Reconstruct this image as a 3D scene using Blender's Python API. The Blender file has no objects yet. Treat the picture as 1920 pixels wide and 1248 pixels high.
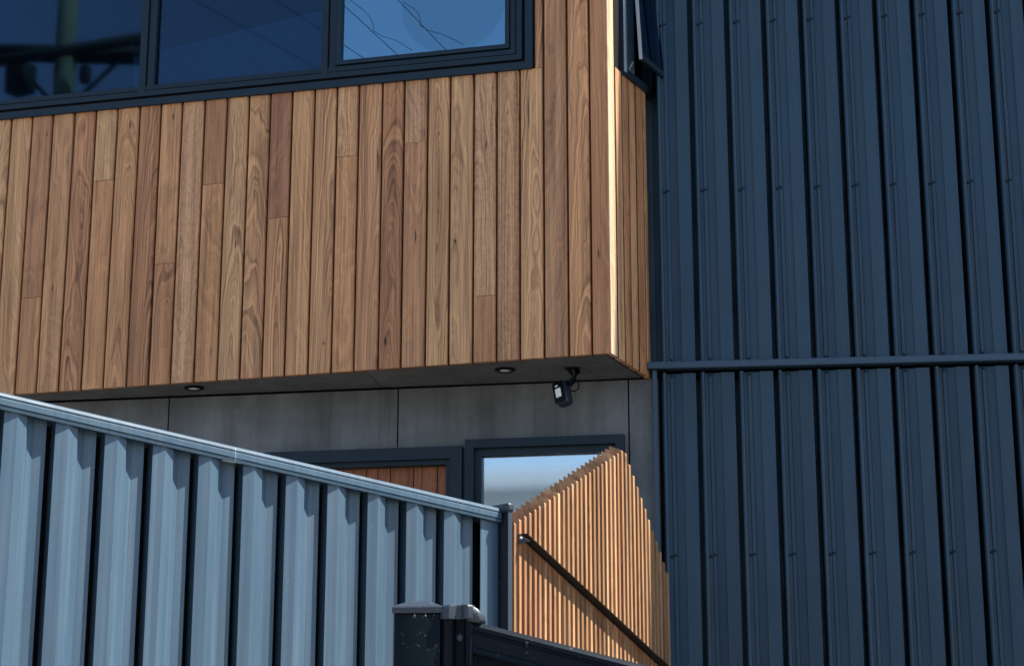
import bpy, bmesh, math, random
from mathutils import Vector, Matrix
random.seed(11)
R = math.radians
SC = bpy.context.scene
COL = SC.collection

# ------------------------------------------------------------------ camera
FPX, CH = 3700.0, 1.6
TH = math.atan(FPX / 13900.0)
cam = bpy.data.cameras.new('camera')
cam.sensor_fit = 'HORIZONTAL'; cam.sensor_width = 36.0
cam.lens = 36.0 * FPX / 1920.0
cam.clip_start = 0.05; cam.clip_end = 2000
co = bpy.data.objects.new('camera', cam); COL.objects.link(co)
co.location = (0, 0, CH); co.rotation_euler = (R(90) + TH, 0, 0)
SC.camera = co

# ------------------------------------------------------------------ light
SUN_AZ, SUN_EL = 1.3, 58.0          # azimuth measured from +x towards +y
w = bpy.data.worlds.new('World'); SC.world = w; w.use_nodes = True
nt = w.node_tree; nt.nodes.clear()
sky = nt.nodes.new('ShaderNodeTexSky'); sky.sky_type = 'NISHITA'; sky.sun_disc = False
sky.sun_elevation = R(SUN_EL); sky.sun_rotation = R(90 - SUN_AZ)
sky.air_density = 1.0; sky.dust_density = 0.6; sky.ozone_density = 1.0
bg = nt.nodes.new('ShaderNodeBackground'); bg.inputs['Strength'].default_value = 0.085
wo = nt.nodes.new('ShaderNodeOutputWorld')
nt.links.new(sky.outputs[0], bg.inputs[0]); nt.links.new(bg.outputs[0], wo.inputs[0])
sl = bpy.data.lights.new('sun', 'SUN'); sl.energy = 5.0; sl.angle = R(0.53); sl.color = (1.0, 0.945, 0.86)
so = bpy.data.objects.new('sun', sl); COL.objects.link(so)
sd = Vector((math.cos(R(SUN_AZ)) * math.cos(R(SUN_EL)), math.sin(R(SUN_AZ)) * math.cos(R(SUN_EL)), math.sin(R(SUN_EL))))
so.rotation_euler = sd.to_track_quat('Z', 'Y').to_euler(); so.location = (6, -6, 12)
vs = SC.view_settings
vs.view_transform = 'Standard'; vs.look = 'None'; vs.gamma = 1.0; vs.use_curve_mapping = False
vs.exposure = 1.65
SC.cycles.max_bounces = 8; SC.cycles.transparent_max_bounces = 12
SC.cycles.use_denoising = True

# ------------------------------------------------------------------ geometry of the place
FW = Vector((0, math.cos(TH), math.sin(TH))); UP = Vector((0, -math.sin(TH), math.cos(TH))); RT = Vector((1, 0, 0))
CP = Vector((0, 0, CH))
def ray(px, py): return FW * FPX + RT * (px - 960) + UP * (624 - py)

class Frame:
    """A wall's own axes: x along the wall to the right, y into the wall, z up from the ground."""
    def __init__(s, x, y, ang):
        a = R(ang)
        s.O = Vector((x, y, 0)); s.ux = Vector((math.cos(a), math.sin(a), 0)); s.uy = Vector((-math.sin(a), math.cos(a), 0))
        s.M = Matrix(((s.ux.x, s.uy.x, 0, x), (s.ux.y, s.uy.y, 0, y), (0, 0, 1, 0), (0, 0, 0, 1)))
    def hit(s, px, py, dep=0.0):
        d = ray(px, py); t = (s.O + s.uy * dep - CP).dot(s.uy) / d.dot(s.uy)
        P = CP + d * t - s.O
        return P.dot(s.ux), P.z
    def w(s, x, y, z): return s.O + s.ux * x + s.uy * y + Vector((0, 0, z))
    def at(s, x, y, z): return s.M @ Matrix.Translation((x, y, z))

def sight(px, py, Y):
    d = ray(px, py); return CP + d * (Y / d.y)
c0 = sight(1146, 655, 7.0)
FA = Frame(c0.x, c0.y, -15.8)                 # timber facade, origin at its right corner
RE = Frame(c0.x, c0.y, 66.5)                  # timber return, running back from the same corner
e0 = RE.w(0.435, 0, 0)
WA = Frame(e0.x, e0.y, -9.7)                  # recessed ground floor wall
k0 = sight(1240, 710, 7.369)
KL = Frame(k0.x, k0.y, -5.7)                  # dark metal cladding
g0 = sight(935, 957, 5.7)
FE = Frame(g0.x, g0.y, 43.0)                  # pale metal fence
s0 = sight(957, 1003, 5.76)
SN = Frame(s0.x, s0.y, 67.6)                  # batten screen
n0 = sight(826, 1150, 2.7)
PO = Frame(n0.x, n0.y, -4.0)                   # black gate post
NR = Frame(n0.x, n0.y, -2.0)                  # black rail
ZS = 3.388                                    # underside of the timber box

# ------------------------------------------------------------------ materials
class NT:
    def __init__(s, name):
        s.m = bpy.data.materials.new(name); s.m.use_nodes = True
        s.t = s.m.node_tree; s.t.nodes.clear()
        s.out = s.n('ShaderNodeOutputMaterial')
    def n(s, typ, **kw):
        nd = s.t.nodes.new(typ)
        for k, v in kw.items():
            if k in nd.bl_rna.properties: setattr(nd, k, v)
            else: nd.inputs[k.replace('_', ' ')].default_value = v
        return nd
    def l(s, a, b): s.t.links.new(a, b)
    def math(s, op, a, b=None, c=None, clamp=False):
        nd = s.t.nodes.new('ShaderNodeMath'); nd.operation = op; nd.use_clamp = clamp
        for i, v in enumerate((a, b, c)):
            if v is None: continue
            if isinstance(v, (int, float)): nd.inputs[i].default_value = v
            else: s.l(v, nd.inputs[i])
        return nd.outputs[0]
    def coords(s): return s.n('ShaderNodeTexCoord').outputs['Object']
    def scaled(s, vec, sc, loc=None):
        mp = s.n('ShaderNodeMapping'); mp.inputs['Scale'].default_value = sc
        s.l(vec, mp.inputs['Vector'])
        if loc is not None: s.l(loc, mp.inputs['Location'])
        return mp.outputs[0]
    def noise(s, vec, scale=1.0, detail=3.0, rough=0.5, dist=0.0):
        nd = s.n('ShaderNodeTexNoise'); nd.inputs['Scale'].default_value = scale; nd.inputs['Detail'].default_value = detail
        nd.inputs['Roughness'].default_value = rough; nd.inputs['Distortion'].default_value = dist
        s.l(vec, nd.inputs['Vector']); return nd.outputs['Fac']
    def ramp(s, fac, lo, hi, a=0.0, b=1.0):
        nd = s.n('ShaderNodeMapRange'); s.l(fac, nd.inputs['Value'])
        nd.inputs['From Min'].default_value = lo; nd.inputs['From Max'].default_value = hi
        nd.inputs['To Min'].default_value = a; nd.inputs['To Max'].default_value = b
        return nd.outputs[0]
    def mixc(s, fac, a, b, mode='MIX'):
        nd = s.n('ShaderNodeMix'); nd.data_type = 'RGBA'; nd.blend_type = mode
        if isinstance(fac, (int, float)): nd.inputs[0].default_value = fac
        else: s.l(fac, nd.inputs[0])
        for v, i in ((a, 6), (b, 7)):
            if isinstance(v, tuple): nd.inputs[i].default_value = (*v, 1)
            else: s.l(v, nd.inputs[i])
        return nd.outputs[2]
    def scalec(s, col, f):
        nd = s.n('ShaderNodeVectorMath', operation='SCALE')
        s.l(col, nd.inputs[0]); s.l(f, nd.inputs['Scale']); return nd.outputs[0]
    def bsdf(s, col, rough=0.5, spec=0.5, bump=None, bstr=0.2, bdist=0.002, metal=0.0):
        b = s.n('ShaderNodeBsdfPrincipled')
        if isinstance(col, tuple): b.inputs['Base Color'].default_value = (*col, 1)
        else: s.l(col, b.inputs['Base Color'])
        if isinstance(rough, (int, float)): b.inputs['Roughness'].default_value = rough
        else: s.l(rough, b.inputs['Roughness'])
        b.inputs['Specular IOR Level'].default_value = spec; b.inputs['Metallic'].default_value = metal
        if bump is not None:
            bp = s.n('ShaderNodeBump'); bp.inputs['Strength'].default_value = bstr; bp.inputs['Distance'].default_value = bdist
            s.l(bump, bp.inputs['Height']); s.l(bp.outputs[0], b.inputs['Normal'])
        s.l(b.outputs[0], s.out.inputs[0]); return b

def timber_material():
    t = NT('oiled_hardwood')
    P = t.coords()
    info = t.n('ShaderNodeObjectInfo')
    def attr(nm):
        a = t.n('ShaderNodeAttribute'); a.attribute_type = 'OBJECT'; a.attribute_name = nm; return a.outputs['Fac']
    off = t.n('ShaderNodeCombineXYZ')
    rnd = t.math('MULTIPLY', info.outputs['Random'], 97.0)
    t.l(rnd, off.inputs[0]); t.l(rnd, off.inputs[1]); t.l(rnd, off.inputs[2])
    o = off.outputs[0]
    sx = t.n('ShaderNodeSeparateXYZ'); t.l(P, sx.inputs[0])
    x, y, z = sx.outputs
    # growth rings cut by the board's face, so that near the pith they close into cathedral arches
    wob = t.noise(t.scaled(P, (5, 5, 1.3), o), 1.0, 3.0, 0.55)
    wob2 = t.noise(t.scaled(P, (26, 26, 7), o), 1.0, 2.0, 0.5)
    dx = t.math('SUBTRACT', x, attr('pith_x'))
    dd = t.math('MULTIPLY_ADD', z, attr('taper'), attr('pith_d'))
    dd = t.math('ADD', dd, t.math('MULTIPLY_ADD', wob, 0.085, -0.0425))
    dd = t.math('ADD', dd, t.math('MULTIPLY_ADD', wob2, 0.006, -0.003))
    dx = t.math('ADD', dx, t.math('MULTIPLY_ADD', wob2, 0.005, -0.0025))
    rr = t.math('SQRT', t.math('ADD', t.math('MULTIPLY', dx, dx), t.math('MULTIPLY', dd, dd)))
    n1 = t.n('ShaderNodeTexNoise', noise_dimensions='1D'); n1.inputs['Scale'].default_value = 1.0; n1.inputs['Detail'].default_value = 2.5
    n1.inputs['Roughness'].default_value = 0.6
    t.l(t.math('MULTIPLY_ADD', rr, 235.0, rnd), n1.inputs['W'])
    ring = t.ramp(n1.outputs['Fac'], 0.3, 0.7, -1.0, 1.0)
    streak = t.ramp(t.noise(t.scaled(P, (150, 150, 2.0), o), 1.0, 3.5, 0.72), 0.32, 0.68, -1, 1)
    broad = t.ramp(t.noise(t.scaled(P, (34, 34, 1.3), o), 1.0, 2.0), 0.3, 0.7, -1, 1)
    pores = t.ramp(t.noise(t.scaled(P, (700, 700, 45), o), 1.0, 1.5, 0.6), 0.62, 0.78, 0, 1)
    mott = t.ramp(t.noise(t.scaled(P, (70, 70, 55), o), 1.0, 3.0, 0.65), 0.3, 0.7, -1, 1)
    gum = t.ramp(t.noise(t.scaled(P, (48, 48, 2.2), o), 1.0, 3.0, 0.6, 0.4), 0.665, 0.73, 0, 1)
    gate = t.ramp(t.noise(t.scaled(P, (9, 9, 2.6), o), 1.0, 1.0), 0.52, 0.62, 0, 1)
    gum = t.math('MULTIPLY', gum, gate)
    f = t.math('MULTIPLY_ADD', ring, attr('figure'), 1.0)
    f = t.math('MULTIPLY_ADD', streak, 0.30, f)
    f = t.math('MULTIPLY_ADD', broad, 0.24, f)
    f = t.math('ADD', f, t.math('MULTIPLY', mott, attr('mottle')))
    f = t.math('MULTIPLY_ADD', pores, -0.22, f)
    f = t.math('MULTIPLY_ADD', gum, -0.55, f)
    fleck = t.ramp(t.noise(t.scaled(P, (150, 150, 36), o), 1.0, 1.5, 0.5), 0.70, 0.76, 0, 1)
    f = t.math('MULTIPLY_ADD', fleck, -0.30, f)
    # one knot or check where the board has one
    ex = t.math('DIVIDE', t.math('SUBTRACT', t.math('MULTIPLY_ADD', wob2, 0.010, x), t.math('ADD', attr('mark_x'), 0.005)), attr('mark_w'))
    ez = t.math('DIVIDE', t.math('SUBTRACT', z, attr('mark_z')), attr('mark_h'))
    ed = t.math('SQRT', t.math('ADD', t.math('MULTIPLY', ex, ex), t.math('MULTIPLY', ez, ez)))
    f = t.math('MULTIPLY', f, t.ramp(ed, 0.55, 1.15, 0.16, 1.0))
    f = t.math('MULTIPLY', f, t.ramp(ed, 1.0, 4.0, 0.86, 1.0))
    f = t.math('MAXIMUM', f, 0.10)
    # redder where darker, yellower where paler
    hue = t.mixc(t.ramp(f, 0.6, 1.35, 0, 1), (1.03, 0.96, 0.93), (1.00, 1.02, 1.02))
    col = t.mixc(1.0, info.outputs['Color'], hue, 'MULTIPLY')
    col = t.scalec(col, f)
    hgt = t.math('ADD', t.math('MULTIPLY', streak, 0.5), t.math('MULTIPLY', pores, -0.8))
    t.bsdf(col, 0.55, 0.3, hgt, 0.22, 0.0012)
    return t.m

def paint(name, col, rough=0.42, spec=0.45, dust=0.0, dustcol=(0.4, 0.42, 0.44), var=0.06, wave=0.0, wear=0.0, streak=0.0):
    t = NT(name); P = t.coords()
    n = t.noise(t.scaled(P, (3, 3, 0.8)), 1.0, 4.0, 0.6)
    inf = t.n('ShaderNodeObjectInfo').outputs['Random']
    c = t.scalec(t.mixc(0.0, col, col), t.math('MULTIPLY', t.ramp(n, 0.3, 0.7, 1 - var, 1 + var), t.math('MULTIPLY_ADD', inf, 0.16, 0.92)))
    if streak:
        so_ = t.n('ShaderNodeCombineXYZ'); t.l(t.math('MULTIPLY', inf, 31.0), so_.inputs[2])
        sk = t.ramp(t.noise(t.scaled(P, (95, 95, 0.9), so_.outputs[0]), 1.0, 4.0, 0.65), 0.50, 0.78, 0, streak)
        c = t.mixc(sk, c, dustcol)
        sp0 = t.ramp(t.noise(t.scaled(P, (1, 1, 1), so_.outputs[0]), 70.0, 2.0, 0.6), 0.70, 0.78, 0, streak * 1.3)
        c = t.mixc(sp0, c, dustcol)
    if dust:
        dn = t.noise(P, 420.0, 2.0, 0.7)
        big = t.noise(t.scaled(P, (11, 11, 2.5)), 1.0, 3.0)
        k = t.math('MULTIPLY', t.ramp(dn, 0.60, 0.74, 0, 1), t.ramp(big, 0.42, 0.66, 0.1, 1.0))
        c = t.mixc(t.math('MULTIPLY', k, dust), c, dustcol)
        film = t.ramp(t.noise(t.scaled(P, (60, 60, 1.2)), 1.0, 3.0), 0.35, 0.75, 0, 0.25 * min(dust, 1))
        c = t.mixc(film, c, dustcol)
        spots = t.ramp(t.noise(P, 48.0, 1.0), 0.71, 0.75, 0, 0.6)
        c = t.mixc(spots, c, (0.05, 0.07, 0.09))
    if wear:
        wn = t.noise(P, 130.0, 3.0, 0.7)
        k2 = t.math('MULTIPLY', t.ramp(wn, 0.63, 0.70, 0, wear), t.ramp(t.noise(P, 22.0, 2.0), 0.5, 0.62, 0, 1))
        c = t.mixc(k2, c, (0.36, 0.36, 0.33))
    rgh = t.ramp(t.noise(t.scaled(P, (14, 14, 5)), 1.0, 3.0), 0.3, 0.7, rough - 0.07, rough + 0.09)
    bump = t.noise(t.scaled(P, (6, 6, 1.6)), 1.0, 1.0) if wave else t.noise(P, 900.0, 1.0)
    t.bsdf(c, rgh, spec, bump, 0.25 if wave else 0.04, wave if wave else 0.0004)
    return t.m

def fibre_cement(name, base, streaks=0.34):
    t = NT(name); P = t.coords()
    a = t.ramp(t.noise(t.scaled(P, (7, 7, 1.0)), 1.0, 5.0, 0.62), 0.3, 0.72, 1 - streaks, 1 + streaks)
    b = t.ramp(t.noise(t.scaled(P, (2.6, 2.6, 3.4)), 1.0, 6.0, 0.68), 0.3, 0.7, 0.74, 1.26)
    g = t.ramp(t.noise(P, 260.0, 3.0, 0.7), 0.3, 0.7, 0.9, 1.1)
    f = t.math('MULTIPLY', t.math('MULTIPLY', a, b), g)
    c = t.scalec(t.mixc(0.0, base, base), f)
    drip = t.ramp(t.noise(t.scaled(P, (38, 38, 1.1)), 1.0, 3.0, 0.6), 0.60, 0.78, 0, 0.5)
    c = t.mixc(drip, c, tuple(v * 0.45 for v in base))
    sp = t.ramp(t.noise(t.scaled(P, (70, 70, 40)), 1.0, 1.0), 0.755, 0.79, 0, 0.6)
    c = t.mixc(sp, c, (0.5, 0.5, 0.48))
    t.bsdf(c, 0.8, 0.25, t.noise(P, 300.0, 4.0), 0.12, 0.001)
    return t.m

def glass(name, tint, refl, refl_col=(0.9, 0.95, 1.0), disc=False, rough=0.0):
    t = NT(name)
    tr = t.n('ShaderNodeBsdfTransparent'); tr.inputs[0].default_value = (*tint, 1)
    gl = t.n('ShaderNodeBsdfGlossy'); gl.inputs[0].default_value = (*refl_col, 1); gl.inputs['Roughness'].default_value = rough
    bp = t.n('ShaderNodeBump'); bp.inputs['Strength'].default_value = 0.10; bp.inputs['Distance'].default_value = 0.004
    t.l(t.noise(t.coords(), 1.6, 0.0), bp.inputs['Height']); t.l(bp.outputs[0], gl.inputs['Normal'])
    fr = t.n('ShaderNodeFresnel'); fr.inputs['IOR'].default_value = 1.5
    k = t.math('MULTIPLY_ADD', fr.outputs[0], 1.0 - refl, refl, clamp=True)
    mx = t.n('ShaderNodeMixShader'); t.l(k, mx.inputs[0]); t.l(tr.outputs[0], mx.inputs[1]); t.l(gl.outputs[0], mx.inputs[2])
    if disc:                                   # faint round disc with a slightly darker gloss tint
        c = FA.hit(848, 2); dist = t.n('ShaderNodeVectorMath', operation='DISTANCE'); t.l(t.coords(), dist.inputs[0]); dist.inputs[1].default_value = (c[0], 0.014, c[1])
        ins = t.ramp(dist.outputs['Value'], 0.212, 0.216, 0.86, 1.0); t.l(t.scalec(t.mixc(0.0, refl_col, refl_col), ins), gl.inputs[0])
    t.l(mx.outputs[0], t.out.inputs[0]); return t.m

def plain(name, col, rough=0.6, spec=0.3):
    t = NT(name); P = t.coords()
    c = t.scalec(t.mixc(0.0, col, col), t.ramp(t.noise(P, 30.0, 4.0, 0.6), 0.3, 0.7, 0.9, 1.1))
    t.bsdf(c, rough, spec); return t.m

def ground_material():
    t = NT('worn_asphalt'); P = t.coords()
    f = t.math('MULTIPLY', t.ramp(t.noise(P, 0.35, 5.0, 0.6), 0.3, 0.7, 0.8, 1.15), t.ramp(t.noise(P, 60.0, 4.0, 0.7), 0.3, 0.7, 0.85, 1.12))
    t.bsdf(t.scalec(t.mixc(0.0, (0.180, 0.170, 0.158), (0.180, 0.170, 0.158)), f), 0.85, 0.2, t.noise(P, 120.0, 4.0), 0.3, 0.004)
    return t.m

WOOD = timber_material()
NAVY = paint('navy_charcoal_cladding', (0.017, 0.044, 0.073), 0.42, 0.32, var=0.14, wave=0.03, streak=0.10, dustcol=(0.16, 0.19, 0.22))
NAVYF = paint('navy_charcoal_flashing', (0.017, 0.044, 0.073), 0.42, 0.5, var=0.08)
FRAME = paint('dark_window_frame', (0.010, 0.021, 0.033), 0.42, 0.22)
FENCE = paint('slate_blue_fence_paint', (0.031, 0.064, 0.098), 0.45, 0.45, dust=0.36, dustcol=(0.26, 0.34, 0.42), var=0.08, wave=0.02, streak=0.08)
RAILP = paint('slate_blue_rail_paint', (0.031, 0.064, 0.098), 0.48, 0.3, dust=0.25, dustcol=(0.34, 0.40, 0.44), streak=0.0)
BLACK = paint('black_satin_paint', (0.003, 0.006, 0.009), 0.42, 0.09, wear=0.9)
RAILB = paint('black_rail_paint', (0.004, 0.009, 0.015), 0.5, 0.08, wear=0.4)
JAMB = paint('grey_blue_jamb', (0.095, 0.135, 0.155), 0.5, 0.3)
PALEGREY = paint('pale_grey_stay_and_lit_edge', (0.26, 0.31, 0.34), 0.4, 0.5)  # pale grey for the stay arm and the painted lit edges of the side window
BLACKC = paint('black_plastic_cap', (0.020, 0.030, 0.042), 0.40, 0.45, wear=0.35)
STEEL = paint('dark_bronze_steel', (0.014, 0.013, 0.012), 0.5, 0.25)
CEMENT = fibre_cement('grey_fibre_cement', (0.128, 0.136, 0.142))
SOFFIT = fibre_cement('dark_fibre_cement_soffit', (0.118, 0.121, 0.124), 0.16)
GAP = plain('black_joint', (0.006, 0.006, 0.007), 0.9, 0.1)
DARKWOOD = plain('dark_timber_backing', (0.060, 0.028, 0.017), 0.8, 0.1)
PANE = glass('tinted_dark_glass', (0.30, 0.40, 0.52), 0.02, (0.42, 0.68, 0.92), rough=0.026)
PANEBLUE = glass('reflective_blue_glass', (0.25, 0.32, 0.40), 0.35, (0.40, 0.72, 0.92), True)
PANELOW = glass('clear_window_glass', (0.80, 0.84, 0.86), 0.45, (0.85, 0.95, 1.0), rough=0.05)
ROOM = plain('dim_room_lining', (0.10, 0.13, 0.17), 0.9, 0.1)
ROOM2 = plain('pale_room_lining', (0.72, 0.78, 0.84), 0.9, 0.1)
BLIND = plain('pale_roller_blind', (0.62, 0.68, 0.72), 0.8, 0.2)
WHITE = plain('frosted_white_lens', (0.80, 0.80, 0.78), 0.4, 0.4)
ZINC = paint('galvanised_screw', (0.55, 0.56, 0.57), 0.35, 0.6)
POLEWOOD = plain('weathered_pole_timber', (0.15, 0.20, 0.14), 0.9, 0.1)
ARM = plain('dark_pole_hardware', (0.022, 0.028, 0.030), 0.8, 0.1)
CABLE = plain('black_cable', (0.010, 0.010, 0.011), 0.6, 0.2)
GROUND = ground_material()

# ------------------------------------------------------------------ building helpers
class MB:
    def __init__(s): s.v, s.f, s.sm = [], [], []
    def add(s, vs, fs, smooth=False):
        b = len(s.v); s.v += [tuple(p) for p in vs]
        for f in fs: s.f.append([b + i for i in f]); s.sm.append(smooth)
        return s
    def box(s, x0, x1, y0, y1, z0, z1):
        return s.add([(x0, y0, z0), (x1, y0, z0), (x1, y1, z0), (x0, y1, z0), (x0, y0, z1), (x1, y0, z1), (x1, y1, z1), (x0, y1, z1)],
                     [(0, 3, 2, 1), (4, 5, 6, 7), (0, 1, 5, 4), (1, 2, 6, 5), (2, 3, 7, 6), (3, 0, 4, 7)])
    def bbox(s, x0, x1, y0, y1, z0, z1, bev=0.002, seg=1):
        bm = bmesh.new(); bmesh.ops.create_cube(bm, size=1.0)
        for v in bm.verts: v.co = ((x0 + x1) / 2 + v.co.x * (x1 - x0), (y0 + y1) / 2 + v.co.y * (y1 - y0), (z0 + z1) / 2 + v.co.z * (z1 - z0))
        bmesh.ops.bevel(bm, geom=bm.edges[:], offset=bev, segments=seg, profile=0.5, affect='EDGES')
        return s.bm(bm, seg > 1)
    def bm(s, bm, smooth=False):
        bm.verts.index_update()
        s.add([v.co[:] for v in bm.verts], [[v.index for v in f.verts] for f in bm.faces], smooth); bm.free(); return s
    def prism(s, poly, axis, a, b, smooth=False):
        """poly: list of 2-D points; axis 'z': (x,y) swept in z; axis 'x': (y,z) swept in x; axis 'y': (x,z) swept in y."""
        n = len(poly)
        def P(p, t):
            return (p[0], p[1], t) if axis == 'z' else ((t, p[0], p[1]) if axis == 'x' else (p[0], t, p[1]))
        vs = [P(p, a) for p in poly] + [P(p, b) for p in poly]
        s.add(vs, [(i, (i + 1) % n, n + (i + 1) % n, n + i) for i in range(n)], smooth)
        b0 = len(s.v) - 2 * n
        s.f.append([b0 + i for i in range(n)][::-1]); s.sm.append(False)
        s.f.append([b0 + n + i for i in range(n)]); s.sm.append(False)
        return s
    def strip(s, poly, za, zb, smooth=False):
        """open folded sheet; za, zb give bottom and top heights at x"""
        n = len(poly)
        vs = [(p[0], p[1], za(p[0])) for p in poly] + [(p[0], p[1], zb(p[0])) for p in poly]
        return s.add(vs, [(i, i + 1, n + i + 1, n + i) for i in range(n - 1)], smooth)
    def ring(s, x0, x1, z0, z1, wd, y0, y1, wl=None, wt=None):
        """a mitred rectangular frame"""
        wl = wd if wl is None else wl; wt = wd if wt is None else wt
        O = [(x0, z0), (x1, z0), (x1, z1), (x0, z1)]; I = [(x0 + wl, z0 + wd), (x1 - wd, z0 + wd), (x1 - wd, z1 - wt), (x0 + wl, z1 - wt)]
        vs = [(p[0], y0, p[1]) for p in O] + [(p[0], y0, p[1]) for p in I] + [(p[0], y1, p[1]) for p in O] + [(p[0], y1, p[1]) for p in I]
        fs = []
        for i in range(4):
            j = (i + 1) % 4
            fs += [(i, j, 4 + j, 4 + i), (8 + j, 8 + i, 12 + i, 12 + j), (i, 8 + i, 8 + j, j), (4 + j, 12 + j, 12 + i, 4 + i)]
        return s.add(vs, fs)
    def tube(s, pts, r, n=8):
        pts = [Vector(p) for p in pts]; base = len(s.v); ringv = []
        for i, p in enumerate(pts):
            d = (pts[min(i + 1, len(pts) - 1)] - pts[max(i - 1, 0)]).normalized()
            a = d.cross(Vector((0, 0, 1)) if abs(d.z) < 0.9 else Vector((1, 0, 0))).normalized(); b = d.cross(a)
            ringv += [p + (a * math.cos(2 * math.pi * k / n) + b * math.sin(2 * math.pi * k / n)) * r for k in range(n)]
        fs = [(i * n + k, i * n + (k + 1) % n, (i + 1) * n + (k + 1) % n, (i + 1) * n + k) for i in range(len(pts) - 1) for k in range(n)]
        fs += [tuple(range(n))[::-1], tuple((len(pts) - 1) * n + k for k in range(n))]
        return s.add(ringv, fs, True)
    def lathe(s, prof, n=24, M=None, caps=True):
        """(radius, z) profile turned round z"""
        vs = []
        for r, z in prof:
            for k in range(n):
                a = 2 * math.pi * k / n; p = Vector((r * math.cos(a), r * math.sin(a), z)); vs.append(M @ p if M else p)
        m = len(prof)
        fs = [(i * n + k, i * n + (k + 1) % n, (i + 1) * n + (k + 1) % n, (i + 1) * n + k) for i in range(m - 1) for k in range(n)]
        if caps: fs += [tuple(range(n))[::-1], tuple((m - 1) * n + k for k in range(n))]
        return s.add(vs, fs, True)
    def map(s, fn): s.v = [tuple(fn(*p)) for p in s.v]; return s
    def mesh(s, name, mat):
        me = bpy.data.meshes.new(name); me.from_pydata(s.v, [], s.f)
        me.polygons.foreach_set('use_smooth', s.sm)
        bm = bmesh.new(); bm.from_mesh(me); bmesh.ops.recalc_face_normals(bm, faces=bm.faces[:]) if s.fix else None
        bm.to_mesh(me); bm.free()
        me.materials.append(mat); me.update(); return me
    fix = True

WM = {}
def link(name, data, parent, M, fresh=True):
    o = bpy.data.objects.new(name, data); COL.objects.link(o)
    WM[o.name] = M
    if parent is not None:
        o.parent = parent; o.matrix_parent_inverse = Matrix.Identity(4)
        o.matrix_basis = WM[parent.name].inverted() @ M
    else: o.matrix_basis = M
    return o
def part(name, mb, mat, parent, M, label=None, smooth_angle=None):
    me = mb if isinstance(mb, bpy.types.Mesh) else mb.mesh(name, mat)
    o = link(name, me, parent, M)
    if label: o['label'] = label
    return o
def thing(name, label, cat, M, group=None):
    o = link(name, None, None, M); o['label'] = label; o['category'] = cat; o.empty_display_size = 0.2
    if group: o['group'] = group
    return o
def solo(name, mb, mat, M, label=None, cat=None, kind=None, group=None):
    o = link(name, mb.mesh(name, mat), None, M)
    for k, v in (('label', label), ('category', cat), ('kind', kind), ('group', group)):
        if v: o[k] = v
    return o
def grain(o, tone, px=None, d=None, taper=None, mottle=0.03, mark=None):
    o.color = (*tone, 1)
    o['pith_x'] = float(random.uniform(-0.03, 0.13) if px is None else px)
    o['pith_d'] = float(random.choice((0.05, 0.12, 0.2, 0.25, 0.3)) * random.uniform(0.7, 1.3) if d is None else d)
    o['taper'] = float(random.uniform(0.02, 0.06) * random.choice((-1, 1)) if taper is None else taper)
    o['mottle'] = float(mottle); o['figure'] = 0.34 if o['pith_d'] < 0.09 else 0.15
    has = random.random() < 0.4
    m = mark or ((random.uniform(0.015, 0.08), random.uniform(0.1, 1.1), random.uniform(.002, .004), random.uniform(.006, .03)) if has else (0.0, -9.0, 0.001, 0.001))
    for k, v in zip(('mark_x', 'mark_z', 'mark_w', 'mark_h'), m): o[k] = float(v)
I4 = Matrix.Identity(4)

# ------------------------------------------------------------------ ground
solo('ground', MB().add([(-400, -400, 0), (400, -400, 0), (400, 400, 0), (-400, 400, 0)], [(0, 1, 2, 3)]), GROUND, I4,
     'worn grey asphalt forecourt in front of the house', kind='structure')

solo('dark_bounce_patch', MB().add([(.75, 1.5, .004), (14, 1.5, .004), (14, 7.2, .004), (.75, 7.2, .004)], [(0, 1, 2, 3)]), plain('dark_patch_surface', (0.035, 0.035, 0.037), 0.9, 0.1), I4,
     'unseen dark ground patch added to darken the metal clad wall', kind='structure')  # added out of view; swallows bounce light so the lower cladding goes darker

# ------------------------------------------------------------------ the timber house
house = thing('house', 'house with an overhanging brown timber upper storey and grey panel wall', 'house', WA.at(-1.2, 0, 0))
TONES = {'tan': (0.475, 0.252, 0.117), 'mid': (0.430, 0.214, 0.096), 'brown': (0.370, 0.171, 0.078), 'dark': (0.300, 0.136, 0.070),
         'grey': (0.445, 0.233, 0.115), 'red': (0.385, 0.188, 0.090), 'pale': (0.47, 0.31, 0.19)}  # 'pale' whitens the corner board, putting strong sunlight into its colour
def board_profile(wd, th=0.020, c=0.0062): return [(0, th), (0, c), (c * 0.5, c * 0.25), (c, 0), (wd - c, 0), (wd - c * 0.5, c * 0.25), (wd, c), (wd, th)]
def board(F, x, wd, z0, z1, tone, parent=house, dy=0.0, name='timber_board', c=0.0062, **kw):
    o = part(name, MB().prism(board_profile(wd, c=c), 'z', 0, z1 - z0), WOOD, parent, F.at(x, dy + random.uniform(-.0010, .0010), z0) @ Matrix.Rotation(R(random.uniform(-.5, .5) if F is FA else 0.0), 4, 'Z'))
    t = TONES[tone]; j = random.uniform(0.93, 1.07); jr = random.uniform(0.97, 1.03)
    grain(o, (t[0] * j * jr, t[1] * j, t[2] * j / jr), **kw); return o
SILL = lambda x: 4.5345 - 0.0128 * (x + 0.29)        # lower edge of the big window, very slightly out of level
XWR = FA.hit(999.5, 100)[0]                            # its right outer edge
edges = [FA.hit(px, (229 - .101 * px) if px < 1000 else 128)[0] for px in
         (20.7, 60, 99, 139, 180, 220, 261.7, 301.7, 341.7, 384, 426, 467, 507, 548, 590, 632, 673, 717, 758, 802, 844, 888, 931, 974, 1018, 1062, 1104)] + [0.0]
for k in range(9): edges.insert(0, edges[0] - 0.0948)
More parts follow.
